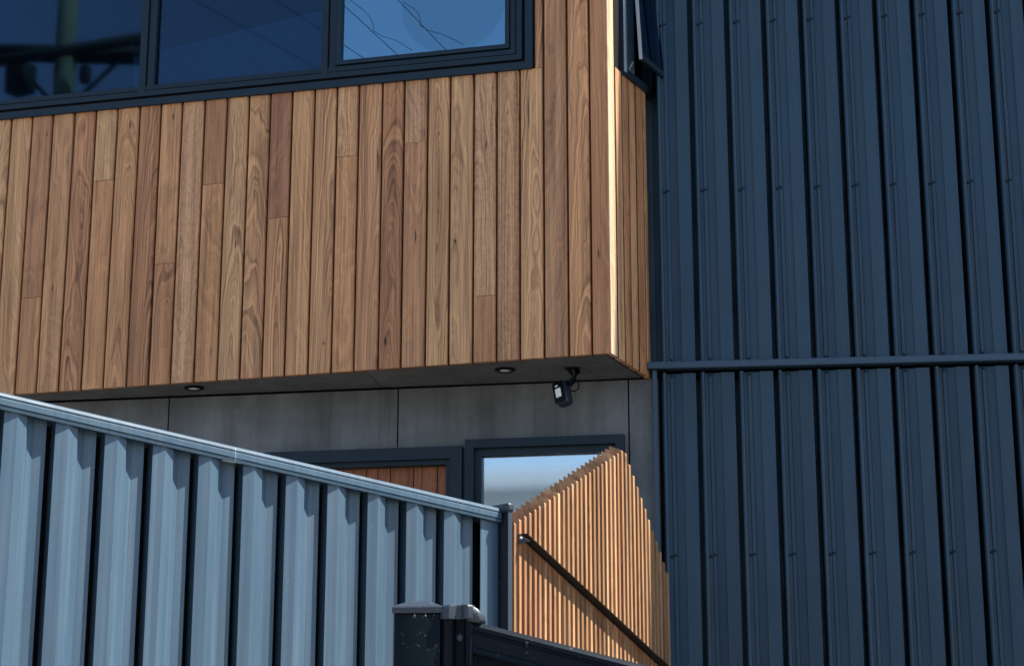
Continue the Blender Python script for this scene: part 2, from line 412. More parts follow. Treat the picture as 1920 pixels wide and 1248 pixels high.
# tone and cut of every board from the left end; (joint height in the photo gives the butt joint)
cuts = {10: (60, 558), 13: (196, 338), 16: (311, 494), 18: (398, 345), 21: (522, 408), 24: (650, 293), 27: (779, 267), 30: (908, 554)}
spec = ['mid'] * 8 + ['tan', 'tan', ('brown', 'mid'), 'mid', 'brown', ('tan', 'mid'), 'mid', 'brown', ('mid', 'brown'), 'grey', ('brown', 'mid'), 'tan', 'mid',
        ('dark', 'mid'), 'tan', 'mid', ('grey', 'mid'), 'red', 'brown', ('grey', 'red'), 'tan', 'tan', ('grey', 'red'), 'grey', ('tan', 'tan'), 'red', 'mid', 'brown']
# strongly figured boards seen in the photo: (pith offset, depth, taper)
figure = {14: (0.05, 0.030, 0.045), 19: (0.05, 0.022, 0.050), 21: (0.055, 0.012, 0.030), 25: (0.09, 0.035, 0.040), 28: (0.045, 0.030, -0.045), 16: (0.07, 0.05, 0.04), 20: (0.03, 0.06, 0.05), 12: (0.05, 0.06, 0.03),
          29: (0.02, 0.030, 0.050), 31: (0.045, 0.028, -0.05), 26: (0.04, 0.03, 0.05), 34: (0.07, 0.05, 0.05)}
marks = {28: (800, 370, .0035, .16), 29: (853, 452, .0045, .010), 26: (722, 640, .006, .02), 25: (708, 300, .003, .06)}
GAPW = 0.0078
for i in range(len(edges) - 1):
    x, wd = edges[i] + GAPW / 2, edges[i + 1] - edges[i] - GAPW
    under = edges[i + 1] < XWR + 0.06
    top = SILL(x + wd / 2) + 0.012 if under else 6.25
    tn = spec[i] if i < len(spec) else 'mid'
    ta, tb = tn if isinstance(tn, tuple) else (tn, tn)
    kw = {}
    if i in figure: kw = dict(zip(('px', 'd', 'taper'), figure[i]))
    if i in marks:
        mx, my, mw, mh = marks[i]; hx, hz = FA.hit(mx, my); mk = (hx - x, hz - ZS, mw, mh)
        kw['mark'] = mk
    if ta == 'grey': kw2 = dict(mottle=0.16)
    else: kw2 = {}
    if i == len(edges) - 2: wd += GAPW / 2                   # corner board runs to the corner
    if i == 32:                                              # board beside the window's corner: cut at the frame's lower edge
        zj = FA.hit(1000, 128.5)[1]
        board(FA, x, wd, ZS, zj - 0.001, 'tan', mottle=0.05, px=0.05, d=0.06, taper=0.03, mark=(FA.hit(991, 212)[0] - x, FA.hit(991, 212)[1] - ZS, .0026, .075))
        board(FA, XWR + 0.0045, x + wd - XWR - 0.0045, zj + 0.001, 6.25, 'red')
    elif i in cuts:
        zj = FA.hit(*cuts[i])[1]
        board(FA, x, wd, zj + 0.0008, top, ta, **kw2)
        board(FA, x, wd, ZS, zj - 0.0008, tb, **kw)
    else: board(FA, x, wd, ZS, top, ta, **{**kw2, **kw})
XL = edges[0]
# return boards, running back from the corner to the metal wall
rx = [0.0] + [RE.hit(px, 190)[0] for px in (1153.5, 1166, 1178.5, 1191.5, 1204.5)] + [0.440]
zrw = lambda x: 4.536 + 0.03 * (x - 0.146) / 0.36
for i in range(6):
    x, wd = rx[i] + (0.007 if i else 0.0008), rx[i + 1] - rx[i] - 0.014
    hi = 6.25 if rx[i + 1] < 0.152 else zrw(x) + 0.012
    board(RE, x, wd, ZS - 0.0006, hi, ('pale', 'tan', 'brown', 'mid', 'brown', 'tan')[i], d=0.25, c=0.001)
b = MB().box(XL, -0.012, 0.0150, 0.03, ZS + 0.002, 4.60).box(XWR + 0.02, -0.012, 0.0150, 0.03, 4.60, 6.24)
part('board_backing', b, DARKWOOD, house, FA.M)
part('board_backing', MB().box(0.012, 0.44, 0.0030, 0.03, ZS + 0.002, 4.56).box(0.012, 0.146, 0.0030, 0.03, 4.56, 6.24), GAP, house, RE.M)  # near-flush black sheet that paints shadow lines into the return joints
# fascia over the window and roof
part('fascia', MB().bbox(XL, XWR, -0.004, 0.03, 5.99, 6.25), FRAME, house, FA.M)
part('fascia', MB().bbox(0.150, 0.50, -0.004, 0.03, 5.70, 6.25), FRAME, house, RE.M)
part('roof', MB().box(XL - 0.02, 0.0, -0.03, 3.7, 6.252, 6.33), FRAME, house, FA.M)
# room behind the big window
part('room_floor', MB().box(XL, -0.03, 0.14, 3.6, 3.45, 3.52), ROOM, house, FA.M)
part('room_ceiling', MB().box(XL, -0.03, 0.14, 3.6, 6.10, 6.18), ROOM, house, FA.M)
part('room_wall', MB().box(XL, -0.03, 3.602, 3.68, 3.45, 6.2).box(XL - 0.06, XL - 0.002, 0.03, 3.68, 3.40, 6.2).box(-0.46, -0.40, 0.5, 3.6, 3.53, 6.09), ROOM, house, FA.M)

# the big upper window
def sh(x, y, z): return (x, y, z - 0.0128 * (x + 0.29) * max(0.0, min(1.0, (5.9 - z) / 1.2)))
win = link('upper_window', None, house, FA.at(XWR, 0, 4.5345)); WMX = FA.at(XWR, 0, 4.5345)
zb = 4.5345
XW0 = XL + 0.02
def fp(name, mb, mat): return part(name, mb.map(sh), mat, win, FA.M)
fp('outer_frame', MB().ring(XW0, XWR, zb, 5.985, 0.029, -0.014, 0.05), FRAME)
fp('frame_channel', MB().ring(XW0 + .0292, XWR - .0292, zb + .0292, 5.955, 0.0135, 0.003, 0.05), GAP)
fp('subframe', MB().ring(XW0 + .043, XWR - .043, zb + .043, 5.942, 0.022, -0.008, 0.055), FRAME)
fp('frame_channel', MB().ring(XW0 + .0652, XWR - .0652, zb + .0652, 5.919, 0.0055, 0.004, 0.05), GAP)
fp('inner_frame', MB().ring(XW0 + .0709, XWR - .0709, zb + .0709, 5.913, 0.0195, -0.001, 0.06), FRAME)
xm1 = FA.hit(275, 140)[0]; xm2 = FA.hit(616, 105)[0]
for xm, hw in ((xm1, 0.033), (xm2, 0.030), (xm1 - 1.30, 0.033)):
    m = MB().box(xm - hw, xm - 0.003, -0.004, 0.05, zb + 0.0665, 5.918).box(xm + 0.003, xm + hw, 0.002, 0.05, zb + 0.0665, 5.918).box(xm - 0.003, xm + 0.003, 0.012, 0.05, zb + 0.0665, 5.918)
    fp('mullion', m, FRAME)
sash = part('sash', MB().ring(xm2 + 0.0335, XWR - 0.0945, zb + 0.0965, 5.885, 0.017, -0.006, 0.035).map(sh), FRAME, win, FA.M)
def pane(x0, x1, z0, z1, y, mat): fp('pane', MB().box(x0, x1, y, y + 0.006, z0, z1), mat)
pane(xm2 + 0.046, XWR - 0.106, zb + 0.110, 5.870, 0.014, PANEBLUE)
pane(xm1 + 0.030, xm2 - 0.028, zb + 0.084, 5.90, 0.020, PANE)
pane(xm1 - 1.30 + 0.030, xm1 - 0.030, zb + 0.084, 5.90, 0.020, PANE)
pane(XW0 + 0.085, xm1 - 1.33, zb + 0.084, 5.90, 0.020, PANE)
# pale bulkhead inside, its sloping edge showing through the middle pane
pb = [FA.hit(250, 108, 0.22), FA.hit(640, 12, 0.22), FA.hit(640, 190, 0.22), FA.hit(250, 190, 0.22)]
part('room_partition', MB().prism([pb[0], pb[1], pb[2], pb[3]], 'y', 0.22, 0.26), ROOM2, house, FA.M)

# soffit under the timber box: front edge follows the facade, back edge the recessed wall
zs = ZS + 0.006
def plan(F, x): p = F.w(x, 0, 0); return (p.x, p.y)
fr = lambda x: Vector((*plan(FA, x), 0)) + FA.uy * 0.021
bk = lambda x: Vector((*plan(WA, x), 0)) + WA.uy * -0.004
joint_f, joint_b = FA.hit(680, 690)[0], WA.hit(716, 726)[0]
cn = Vector((*plan(FA, 0), 0)) + FA.uy * 0.021 + RE.uy * 0.021
def soff(name, quad):
    q = [(v.x, v.y) for v in quad]; part(name, MB().prism(q, 'z', zs, zs + 0.012), SOFFIT, house, I4)
soff('soffit_panel', [fr(XL + .02), fr(joint_f - .0018), bk(joint_b - .0018), bk(-3.3)])
soff('soffit_panel', [fr(joint_f + .0018), cn, Vector((*plan(RE, 0.437), 0)) + RE.uy * 0.021, bk(joint_b + .0018)])
part('soffit_backing', MB().prism([(v.x, v.y) for v in (fr(XL + .02), cn, Vector((*plan(RE, 0.437), 0)) + RE.uy * 0.021, bk(-3.3))], 'z', zs + 0.014, zs + 0.05), GAP, house, I4)

# recessed wall panels with open joints
jx = [-3.3, WA.hit(316, 780)[0], WA.hit(746, 780)[0], WA.hit(1178.5, 750)[0], 0.030]
zt = 3.3855
DX0, DX1, DZ = WA.hit(497, 900)[0], WA.hit(869, 860)[0], WA.hit(869, 838)[1]
LX0, LX1, LZ = WA.hit(875, 860)[0], WA.hit(1172, 830)[0], WA.hit(1000, 822.5)[1]
def wall_panel(x0, x1, holes):
    mb = MB(); xs = sorted({x0, x1, *[v for h in holes for v in h[:2] if x0 < v < x1]})
    for a, c in zip(xs, xs[1:]):
        zlo = 0.0
        for h in holes:
            if h[0] - 1e-6 <= a and c <= h[1] + 1e-6: zlo = h[2]
        if zlo < zt: mb.box(a, c, 0, 0.012, zlo, zt)
    return mb
holes = [(DX0, DX1, DZ), (LX0, LX1, LZ)]
for a, c in zip(jx, jx[1:]): part('wall_panel', wall_panel(a + .003, c - .003, holes), CEMENT, house, WA.M)
wb = MB()
for a, c, z in ((-3.3, DX0, 0.0), (DX0, DX1, DZ + .02), (DX1, LX0, 0.0), (LX0, LX1, LZ + .02), (LX1, 0.03, 0.0)): wb.box(a, c, 0.018, 0.05, z, 3.42)
part('wall_backing', wb, GAP, house, WA.M)

# front door: dark frame, timber board leaf
door = link('front_door', None, house, WA.at((DX0 + DX1) / 2, 0, 0.75)); 
part('door_frame', MB().ring(DX0, DX1, 0.75, DZ, 0.048, -0.034, 0.06), FRAME, door, WA.M)
part('door_rebate', MB().ring(DX0 + .0482, DX1 - .0482, 0.80, DZ - .0482, 0.018, -0.014, 0.06), FRAME, door, WA.M)
dx0, dx1, dzt = DX0 + .068, DX1 - .068, DZ - .068
seams = sorted({dx0, dx1, *[v for v in [WA.hit(px, 885, 0.03)[0] for px in (552, 598, 643.5, 687, 732, 776, 820)] if dx0 + .01 < v < dx1 - .01]})
for a, c in zip(seams, seams[1:]):
    o = part('door_board', MB().prism(board_profile(c - a - .003, 0.02, 0.002), 'z', 0, dzt - 0.81), WOOD, door, WA.at(a + .0015, 0.03, 0.81))
    j = random.uniform(0.85, 1.12); grain(o, (0.24 * j, 0.088 * j, 0.038 * j), d=0.2)
part('door_core', MB().box(dx0, dx1, 0.047, 0.058, 0.81, dzt), GAP, door, WA.M)

# lower window beside it
lw = link('lower_window', None, house, WA.at((LX0 + LX1) / 2, 0, 1.5))
part('window_frame', MB().ring(LX0, LX1, 1.5, LZ, 0.034, -0.036, 0.05), FRAME, lw, WA.M)
part('sash', MB().ring(LX0 + .0345, LX1 - .0345, 1.5345, LZ - .0345, 0.027, -0.012, 0.045), FRAME, lw, WA.M)
part('pane', MB().box(LX0 + .058, LX1 - .058, 0.012, 0.018, 1.56, LZ - .058), PANELOW, lw, WA.M)
bz = WA.hit(1000, 876, 0.09)[1]
part('blind', MB().prism([(0.085, bz - 0.012), (0.070, bz), (0.072, bz + .025), (0.09, bz + 0.05), (0.10, LZ + 0.03), (0.11, LZ + 0.03), (0.11, bz - 0.012)], 'x', LX0, LX1), WHITE, lw, WA.M)
part('blind', MB().box(LX0, LX1, 0.16, 0.165, 1.4, bz + 0.05), BLIND, lw, WA.M)
part('window_cavity', MB().box(LX0 - .01, LX1 + .01, 0.30, 0.33, 1.3, LZ + .08), ROOM, lw, WA.M)

# open awning window in the return
sw = link('side_window', None, house, RE.at(0.15, 0, 4.53))
q0, q1 = 0.1500, 0.512
def shs(x, y, z): return (x, y, z + 0.083 * (x - q0) * max(0, min(1, (5.6 - z))))
zq = 4.538
part('window_frame', MB().ring(q0, q1, zq, 5.70, 0.030, -0.012, 0.05, wl=0.028).map(shs), FRAME, sw, RE.M)
part('jamb', MB().box(q0 + .0285, q0 + .150, -0.002, 0.05, zq + .0305, 5.67).map(shs), JAMB, sw, RE.M)
part('pane', MB().box(q0 + .1505, q1 - .03, 0.03, 0.036, zq + .03, 5.67).map(shs), PANE, sw, RE.M)
# sash hinged at the top, pushed out at the bottom
def swing(x, y, z):
    a = (5.64 - z); return (x, y - 0.014 - 0.050 * a / 1.03, z)
sb = MB().ring(q0 + .030, q1 - .012, zq + .058, 5.64, 0.024, -0.014, 0.0, wl=0.014)
part('sash', sb.map(shs).map(swing), FRAME, sw, RE.M)
part('pane', MB().box(q0 + .047, q1 - .037, -0.010, -0.005, zq + .083, 5.615).map(shs).map(swing), PANE, sw, RE.M)
part('lit_edge_strip', MB().box(q0 + .0008, q0 + .026, -0.0150, -0.0123, zq + .01, 5.69).map(shs), PALEGREY, sw, RE.M)  # pale strip painting the frame's sunlit edge
part('lit_edge_strip', MB().box(q0 + .0270, q0 + .0296, -0.0145, -0.0010, zq + .058, 5.64).map(shs).map(swing), PALEGREY, sw, RE.M)  # pale strip painting the sash's lit near edge
part('stay_arm', MB().tube([(q0 + .06, -0.006, zq + .034), (q0 + .06, -0.030, zq + .068)], 0.003, 6), PALEGREY, sw, RE.M)

# ------------------------------------------------------------------ the dark metal building
KP, KX0 = 0.14715, -0.0150
metal = thing('metal_clad_building', 'tall building wall in dark navy ribbed metal cladding right of the timber', 'building', KL.at(2, 0, 0))
prof = [(-.024, .130), (.000, .130), (.0185, .130), (.0185, -.004), (.0200, -.0115), (.0235, -.0155), (.0275, -.0160), (.0315, -.0140), (.0345, -.0070), (.0352, .0140),
        (.0485, .0150), (.0500, .0085), (.0620, .0085), (.0650, .0140), (.0960, .0070), (.0968, .0000), (.1470, .0010), (.1471, .0030), (.1240, .130)]
ZF0, ZF1 = 3.414, 3.4415
def kmesh(z0, z1):
    mb = MB(); mb.fix = False
    return mb.strip(prof, lambda x: z0, lambda x: z1).mesh('cladding_sheet', NAVY)
up_me, lo_me = kmesh(ZF1 - .001, 7.0), kmesh(0.0, ZF0 - .014)
scr = MB().lathe([(0.0056, 0.0), (0.0056, -0.003), (0.0038, -0.0052), (0.0005, -0.006)], 8, Matrix.Rotation(R(-90), 4, 'X')).mesh('screw', FRAME)
NK = 38
rows_up = [3.4545, 4.142, 4.850]; rows_lo = [3.392, 2.700, 1.95]
for k in range(NK):
    x = KX0 + k * KP
    for me, rows, z0 in ((up_me, rows_up, ZF1 - .001), (lo_me, rows_lo, 0.0)):
        sheet = part('cladding_sheet', me, NAVY, metal, KL.at(x, random.uniform(-.0012, .0012), 0) @ Matrix.Rotation(R(random.uniform(-.7, .7)), 4, 'Z'))
        if k < 10:
            for zr in rows:
                if abs(zr - 3.42) > 0.1:
                    part('screw', scr, NAVYF, sheet, KL.at(x + .0425, 0.0140, zr - 0.004))
                part('screw', scr, NAVYF, sheet, KL.at(x + .0560, 0.0085, zr))
XKR = KX0 + NK * KP
part('flashing', MB().prism([(.02, ZF0), (-.026, ZF0), (-.028, ZF0 + .003), (-.028, ZF1 - .004), (-.025, ZF1), (.02, ZF1 + .006)], 'x', -.050, .300), NAVYF, metal, KL.M)
part('flashing', MB().prism([(.02, ZF0), (-.026, ZF0), (-.028, ZF0 + .003), (-.028, ZF1 - .004), (-.025, ZF1), (.02, ZF1 + .006)], 'x', .3008, XKR), NAVYF, metal, KL.M)
part('edge_flashing', MB().bbox(-.036, -.0165, -.016, .03, 0.0, ZF0 - .002, .003), NAVYF, metal, KL.M)
part('edge_flashing', MB().box(-.60, -.020, .110, .125, ZF1 + .008, 7.0), NAVYF, metal, KL.M)
part('wall_core', MB().box(-0.02, XKR, .140, 5.0, 0.0, 7.0), GAP, metal, KL.M)
part('parapet', MB().bbox(-.60, XKR + .02, -.072, 5.02, 7.002, 7.16), NAVYF, metal, KL.M)

# ------------------------------------------------------------------ pale metal fence
FP = 0.13936
fence = thing('metal_fence', 'pale slate blue corrugated metal fence with capped top rail', 'fence', FE.at(-0.8, 0, 0))
ztop = lambda x: 2.546 - 0.0545 * x           # underside line of the rail
xc = FE.hit(896, 985)[0] + 0.010              # a crest's left edge
per = [(.0110, .0420), (.0000, .0), (.0310, -.0085), (.0615, .0), (.0750, .018), (.0950, .0262), (.1255, .019), (.1256, .050)]
def fsheet(x0, n, lap=True):
    mb = MB(); mb.fix = False
    for k in range(n): mb.strip([(x0 + k * FP + p[0], p[1]) for p in per], lambda x: 0.12, lambda x: ztop(x) + .012)
    if lap: mb.strip([(x0 + n * FP - .0004, -.0012), (x0 + n * FP + .031, -.0074), (x0 + n * FP + .042, -.0052)], lambda x: 0.12, lambda x: ztop(x) + .012)
    return mb
x0 = xc - 20 * FP
for k in range(5): part('fence_sheet', fsheet(x0 + k * 4 * FP, 4, k < 4), FENCE, fence, FE.at(random.uniform(-.001, .001), random.uniform(-.0015, .0015), 0))
part('fence_sheet', MB().box(xc + .0004, -.002, .0, .002, .12, 2.55), FENCE, fence, FE.M)
part('back_sheet', MB().box(x0, -.002, .052, .060, .12, 2.5).map(lambda x, y, z: (x, y, ztop(x) + .004 if z > 1 else z)), GAP, fence, FE.M)  # black sheet that puts deep shade into the slots between the pans
rail = [(.045, .0425), (-.004, .0425), (-.0100, .0385), (-.0120, .0330), (-.0120, .0300), (-.0095, .0290), (-.0095, .0275), (-.0135, .0265), (-.0140, .0245),
        (-.0140, .0115), (-.0130, .0100), (-.0100, .0095), (-.0100, .0080), (-.0135, .0070), (-.0120, .0000), (-.0105, .0000), (-.0105, .0060), (.0430, .0060), (.045, .0)]
xj = FE.hit(437, 848)[0]
for a, c in ((x0, xj - .0008), (xj + .0008, -.001)):
    part('top_rail', MB().prism(rail, 'x', a, c).map(lambda x, y, z: (x, y, z + ztop(x) - .001)), RAILP, fence, FE.M)
part('rail_joiner', MB().prism([(p[0] + .0007, p[1]) for p in rail], 'x', xj - .02, xj + .02).map(lambda x, y, z: (x, y, z + ztop(x) - .0012)), WHITE, fence, FE.M)
part('bottom_rail', MB().bbox(x0, -.001, -.012, .05, .04, .125, .004), RAILP, fence, FE.M)
BLUEB = paint('dark_blue_post_paint', (0.026, 0.038, 0.052), 0.40, 0.3, wear=1.0)
pz = 2.590
part('post', MB().prism([(.001, -.040), (.016, -.040), (.018, -.038), (.018, .040), (.001, .040), (.001, .037), (.0145, .037), (.0145, -.037), (.001, -.037)], 'z', 0.0, pz), BLUEB, fence, FE.M)
part('post_cap', MB().bbox(-.003, .022, -.044, .034, pz - .016, pz + .010, .006, 2), BLUEB, fence, FE.M)

# ------------------------------------------------------------------ timber batten screen
screen = thing('batten_screen', 'slatted timber batten screen with a peaked top beside the fence post', 'screen', SN.at(0.8, 0, 0))
nb = 36; s_first, s_last = SN.hit(975.8, 1000)[0], SN.hit(1244.6, 1000)[0]
pitch = (s_last - s_first) / (nb - 2)
peak_s = SN.hit(1171, 840)[0]; peak_z = SN.hit(1171, 840)[1]
l_s, l_z = SN.hit(975.8, 972); r_s, r_z = SN.hit(1257.8, 1087)
def btop(s):
    if s <= peak_s: return l_z + (peak_z - l_z) * (s - l_s) / (peak_s - l_s)
    return peak_z + (r_z - peak_z) * (s - peak_s) / (r_s - peak_s)
BT, BD = 0.0170, 0.045
for k in range(nb + 1):
    s = s_first + (k - 1) * pitch - BT / 2
    top = btop(s + BT / 2)
    L = top - 0.9
    r = 0.006
    cap = [(0, L - r * 1.2), (r * .35, L - r * .35), (r * 1.1, L)]
    poly = [(0, 0)] + cap + [(BD, L + .016), (BD, 0)]
    jit = random.uniform(-.0008, .0008)
    o = part('batten', MB().prism([(p[0], p[1]) for p in poly], 'x', 0, BT), WOOD, screen, SN.at(s + jit, random.uniform(-.0006, .0006), 0.9))
    j = random.uniform(0.74, 1.14); q = random.random()
    t = (0.310, 0.172, 0.086) if q < .6 else ((0.265, 0.134, 0.068) if q < .85 else (0.37, 0.215, 0.112))
    grain(o, tuple(v * j for v in t), d=0.2, mottle=0.02)
# dark steel angle across the face (falls with the stair behind it)
ra, rb = SN.hit(972, 1005), SN.hit(1225, 1238)
slope = (rb[1] - ra[1]) / (rb[0] - ra[0])
ax0, ax1 = ra[0] - .004, s_last + pitch
lz = lambda s: ra[1] + slope * (s - ra[0])
an = MB().prism([(-.0005, 0), (-.0005, -.006), (-.004, -.006), (-.004, -.003), (-.031, -.003), (-.031, 0)], 'x', ax0, ax1).map(lambda x, y, z: (x, y, z + lz(x) + 0.006))
part('support_angle', an, STEEL, screen, SN.M)
tri = [(-.001, .008), (-.040, -.018), (-.001, -.026)]
gus = MB().prism(tri, 'x', ax0 - .0045, ax0 - .0005).map(lambda x, y, z: (x, y, z + lz(ax0)))
br = part('end_plate', gus, paint('grey_end_plate', (0.055, 0.065, 0.072), 0.4, 0.5), screen, SN.M)
part('bolt', MB().lathe([(.0045, 0), (.0045, .003), (.002, .005)], 8, Matrix.Translation((ax0 - .0045, -.012, lz(ax0) - .008)) @ Matrix.Rotation(R(-90), 4, 'Y')), ZINC, br, SN.M)
part('back_rail', MB().prism([(BD + .001, 0), (BD + .001, -.03), (BD + .03, -.03), (BD + .03, 0)], 'x', s_first - pitch, s_last).map(lambda x, y, z: (x, y, z + lz(x) + 0.02)), STEEL, screen, SN.M)

# ------------------------------------------------------------------ lamps under the soffit
def on_soffit(px, py):
    d = ray(px, py); return CP + d * ((zs - CH) / d.z)
for (px, py), lab in (((364, 726), 'round recessed downlight in the soffit nearer the fence'), ((947, 692), 'round recessed downlight in the soffit nearer the black sensor')):
    p = on_soffit(px, py); M = Matrix.Translation(p)
    t = thing('downlight', lab, 'downlight', M, 'downlights under the timber storey')
    part('trim_ring', MB().lathe([(.024, -.0075), (.033, -.008), (.039, -.005), (.040, -.0005), (.024, -.0006), (.024, -.0075)], 28, None, False), BLACK, t, M)
    part('lens', MB().lathe([(.0005, -.0055), (.0255, -.0050), (.0256, -.0020), (.0005, -.0015)], 28), WHITE, t, M)

p = on_soffit(1074, 689); M = Matrix.Translation(p) @ Matrix.Rotation(R(-6), 4, 'Z')
sen = thing('motion_sensor', 'black motion sensor on a bracket under the soffit', 'sensor', M)
part('mount_plate', MB().bbox(-.030, .024, -.018, .018, -.007, -.0005, .003, 2), BLACK, sen, M)
part('arm', MB().tube([(.014, 0, -.006), (.018, -.002, -.018), (.004, -.004, -.045), (-.012, -.008, -.066)], .0125, 10).tube([(-.016, -.006, -.004), (.000, -.002, -.030)], .007, 8), BLACK, sen, M)
HB = M @ Matrix.Translation((-.045, -.014, -.098)) @ Matrix.Rotation(R(-16), 4, 'Y') @ Matrix.Rotation(R(-26), 4, 'Z') @ Matrix.Rotation(R(-14), 4, 'X')
SENB = paint('blue_black_housing', (0.016, 0.026, 0.042), 0.35, 0.5)
body = part('housing', MB().bbox(-.027, .027, -.010, .040, -.048, .042, .010, 3), SENB, sen, HB)
part('face_plate', MB().bbox(-.024, .022, -.019, -.009, -.046, .040, .006, 2), BLACK, body, HB)
part('lens', MB().bbox(-.012, .012, -.0215, -.0185, -.026, .010, .002, 1), WHITE, sen, HB)
part('indicator', MB().bbox(-.010, .002, -.0205, -.0185, .018, .025, .0008, 1), WHITE, body, HB)
part('cable', MB().tube([(.010, .0, -.050), (.022, .004, -.060), (.020, .012, -.080), (.004, .018, -.088), (-.016, .014, -.082)], .0032, 8), CABLE, sen, M)

# ------------------------------------------------------------------ black fence in front
bf = thing('black_fence', 'glossy black metal fence post and sloping rail in front of the battens', 'fence', PO.at(0, 0, 0))
xl = PO.hit(738, 1200)[0]; xr = PO.hit(826, 1200)[0]; zc = PO.hit(780, 1147)[1]
wd = xr - xl
part('gate_post', MB().bbox(xl, xr, 0, wd, 0, zc, .003, 2), BLACK, bf, PO.M)
m = .0025; ch = .0085
zt2 = zc + .0165
cp = MB()
b0 = [(xl - m, -m), (xr + m, -m), (xr + m, wd + m), (xl - m, wd + m)]
sc2 = lambda k: [((xl + xr) / 2 + (p[0] - (xl + xr) / 2) * k, wd / 2 + (p[1] - wd / 2) * k) for p in b0]
lv = [(sc2(.985), zc - .001), (sc2(1.0), zc + .001), (sc2(1.0), zc + ch - .002), (sc2(.965), zc + ch), (sc2(.46), zt2), (sc2(.36), zt2 + .0008)]
vv = [(p[0], p[1], z) for q, z in lv for p in q]
ff = [(i * 4 + k, i * 4 + (k + 1) % 4, (i + 1) * 4 + (k + 1) % 4, (i + 1) * 4 + k) for i in range(len(lv) - 1) for k in range(4)] + [(0, 1, 2, 3), tuple(20 + k for k in range(4))]
part('post_cap', cp.add(vv, ff), BLACKC, bf, PO.M)
# channel post screwed to it
ex0, ex1 = PO.hit(828, 1200)[0], PO.hit(888, 1200)[0]
ww = ex1 - ex0
cprof = [(0, .030), (0, .004), (.004, .000), (.010, -.003), (.0150, -.003), (.0180, .002), (.0195, .010), (.0310, .010), (.0325, .002), (.035, -.004), (.041, -.005), (.0445, -.001), (.0450, .006), (.0450, .045), (0, .045)]
cprof = [(ex0 + p[0] * ww / .045, p[1]) for p in cprof]
zc2 = PO.hit(850, 1157)[1]
part('channel_post', MB().prism(cprof, 'z', 0, zc2), BLACK, bf, PO.M)
part('screw', MB().lathe([(.006, 0), (.006, .003), (.0035, .005), (.0005, .0052)], 12, Matrix.Translation((*((ex0 + .0250 * ww / .045), .010), PO.hit(861, 1193)[1])) @ Matrix.Rotation(R(90), 4, 'X')), BLACKC, bf, PO.M)
# moulded plastic end cap with two lobes and a nose over the rail
bm = bmesh.new()
outline = [(-.0015, .048), (-.0015, .000), (.003, -.006), (.011, -.0075), (.0165, -.005), (.0205, -.001), (.0275, -.001), (.0325, -.006), (.0380, -.0085), (.0445, -.006), (.0475, .000), (.0475, .048)]
ol = [(ex0 + p[0] * ww / .045, p[1]) for p in outline]
za = PO.hit(850, 1160)[1]; zbm = PO.hit(850, 1133)[1]
cx = sum(p[0] for p in ol) / len(ol); cy = sum(p[1] for p in ol) / len(ol)
cap = MB(); rows = [(1.0, za), (1.02, za + .0015), (1.02, za + .010), (.98, zbm - .003), (.90, zbm - .0008), (.72, zbm)]
n = len(ol); vv = []
for k, z in rows: vv += [(cx + (p[0] - cx) * k, cy + (p[1] - cy) * k, z) for p in ol]
ff = [(i * n + k, i * n + (k + 1) % n, (i + 1) * n + (k + 1) % n, (i + 1) * n + k) for i in range(len(rows) - 1) for k in range(n)] + [tuple(range(n))[::-1], tuple((len(rows) - 1) * n + k for k in range(n))]
cap.add(vv, ff, False)
nx = ex1 - .008
nose = [(.000, zbm - .0012), (.008, zbm - .0022), (.0150, zbm - .0060), (.0205, zbm - .0120), (.0225, za - .001), (.0200, za - .006), (.0, za - .003)]
for i in range(8):
    pass
nv = []; ny = (-.0060, -.002, .010, .030, .042, .046)
nk = (.72, .95, 1.0, 1.0, .95, .72)
for yy, k in zip(ny, nk): nv += [(nx + p[0] * k, yy, za + (p[1] - za) * (0.85 + .15 * k)) for p in nose]
m7 = len(nose)
cap.add(nv, [(i * m7 + k, i * m7 + (k + 1) % m7, (i + 1) * m7 + (k + 1) % m7, (i + 1) * m7 + k) for i in range(5) for k in range(m7)] + [tuple(range(m7))[::-1], tuple(5 * m7 + k for k in range(m7))], True)
part('end_cap', cap, BLACKC, bf, PO.M)
# the rail and the dark infill below it
r0 = NR.hit(900, 1166); r1 = NR.hit(1215, 1247)
rs = (r1[1] - r0[1]) / (r1[0] - r0[0])
rp = [(.040, .000), (.006, .000), (-.001, -.0025), (-.004, -.007), (-.0035, -.0125), (.0000, -.0135), (.0005, -.0170), (-.003, -.0180), (-.0035, -.0200), (-.001, -.0350), (-.0045, -.0370), (-.0050, -.0410), (-.002, -.0440), (.034, -.0440)]
part('top_rail', MB().prism(rp, 'x', r0[0] - .010, r0[0] + 1.6).map(lambda x, y, z: (x, y, z + r0[1] + rs * (x - r0[0]))), RAILB, bf, NR.M)
part('infill_sheet', MB().box(r0[0] - .006, r0[0] + 1.6, .014, .018, .1, 1.874).map(lambda x, y, z: (x, y, z + (rs * (x - r0[0]) if z > 1 else 0))), BLACK, bf, NR.M)

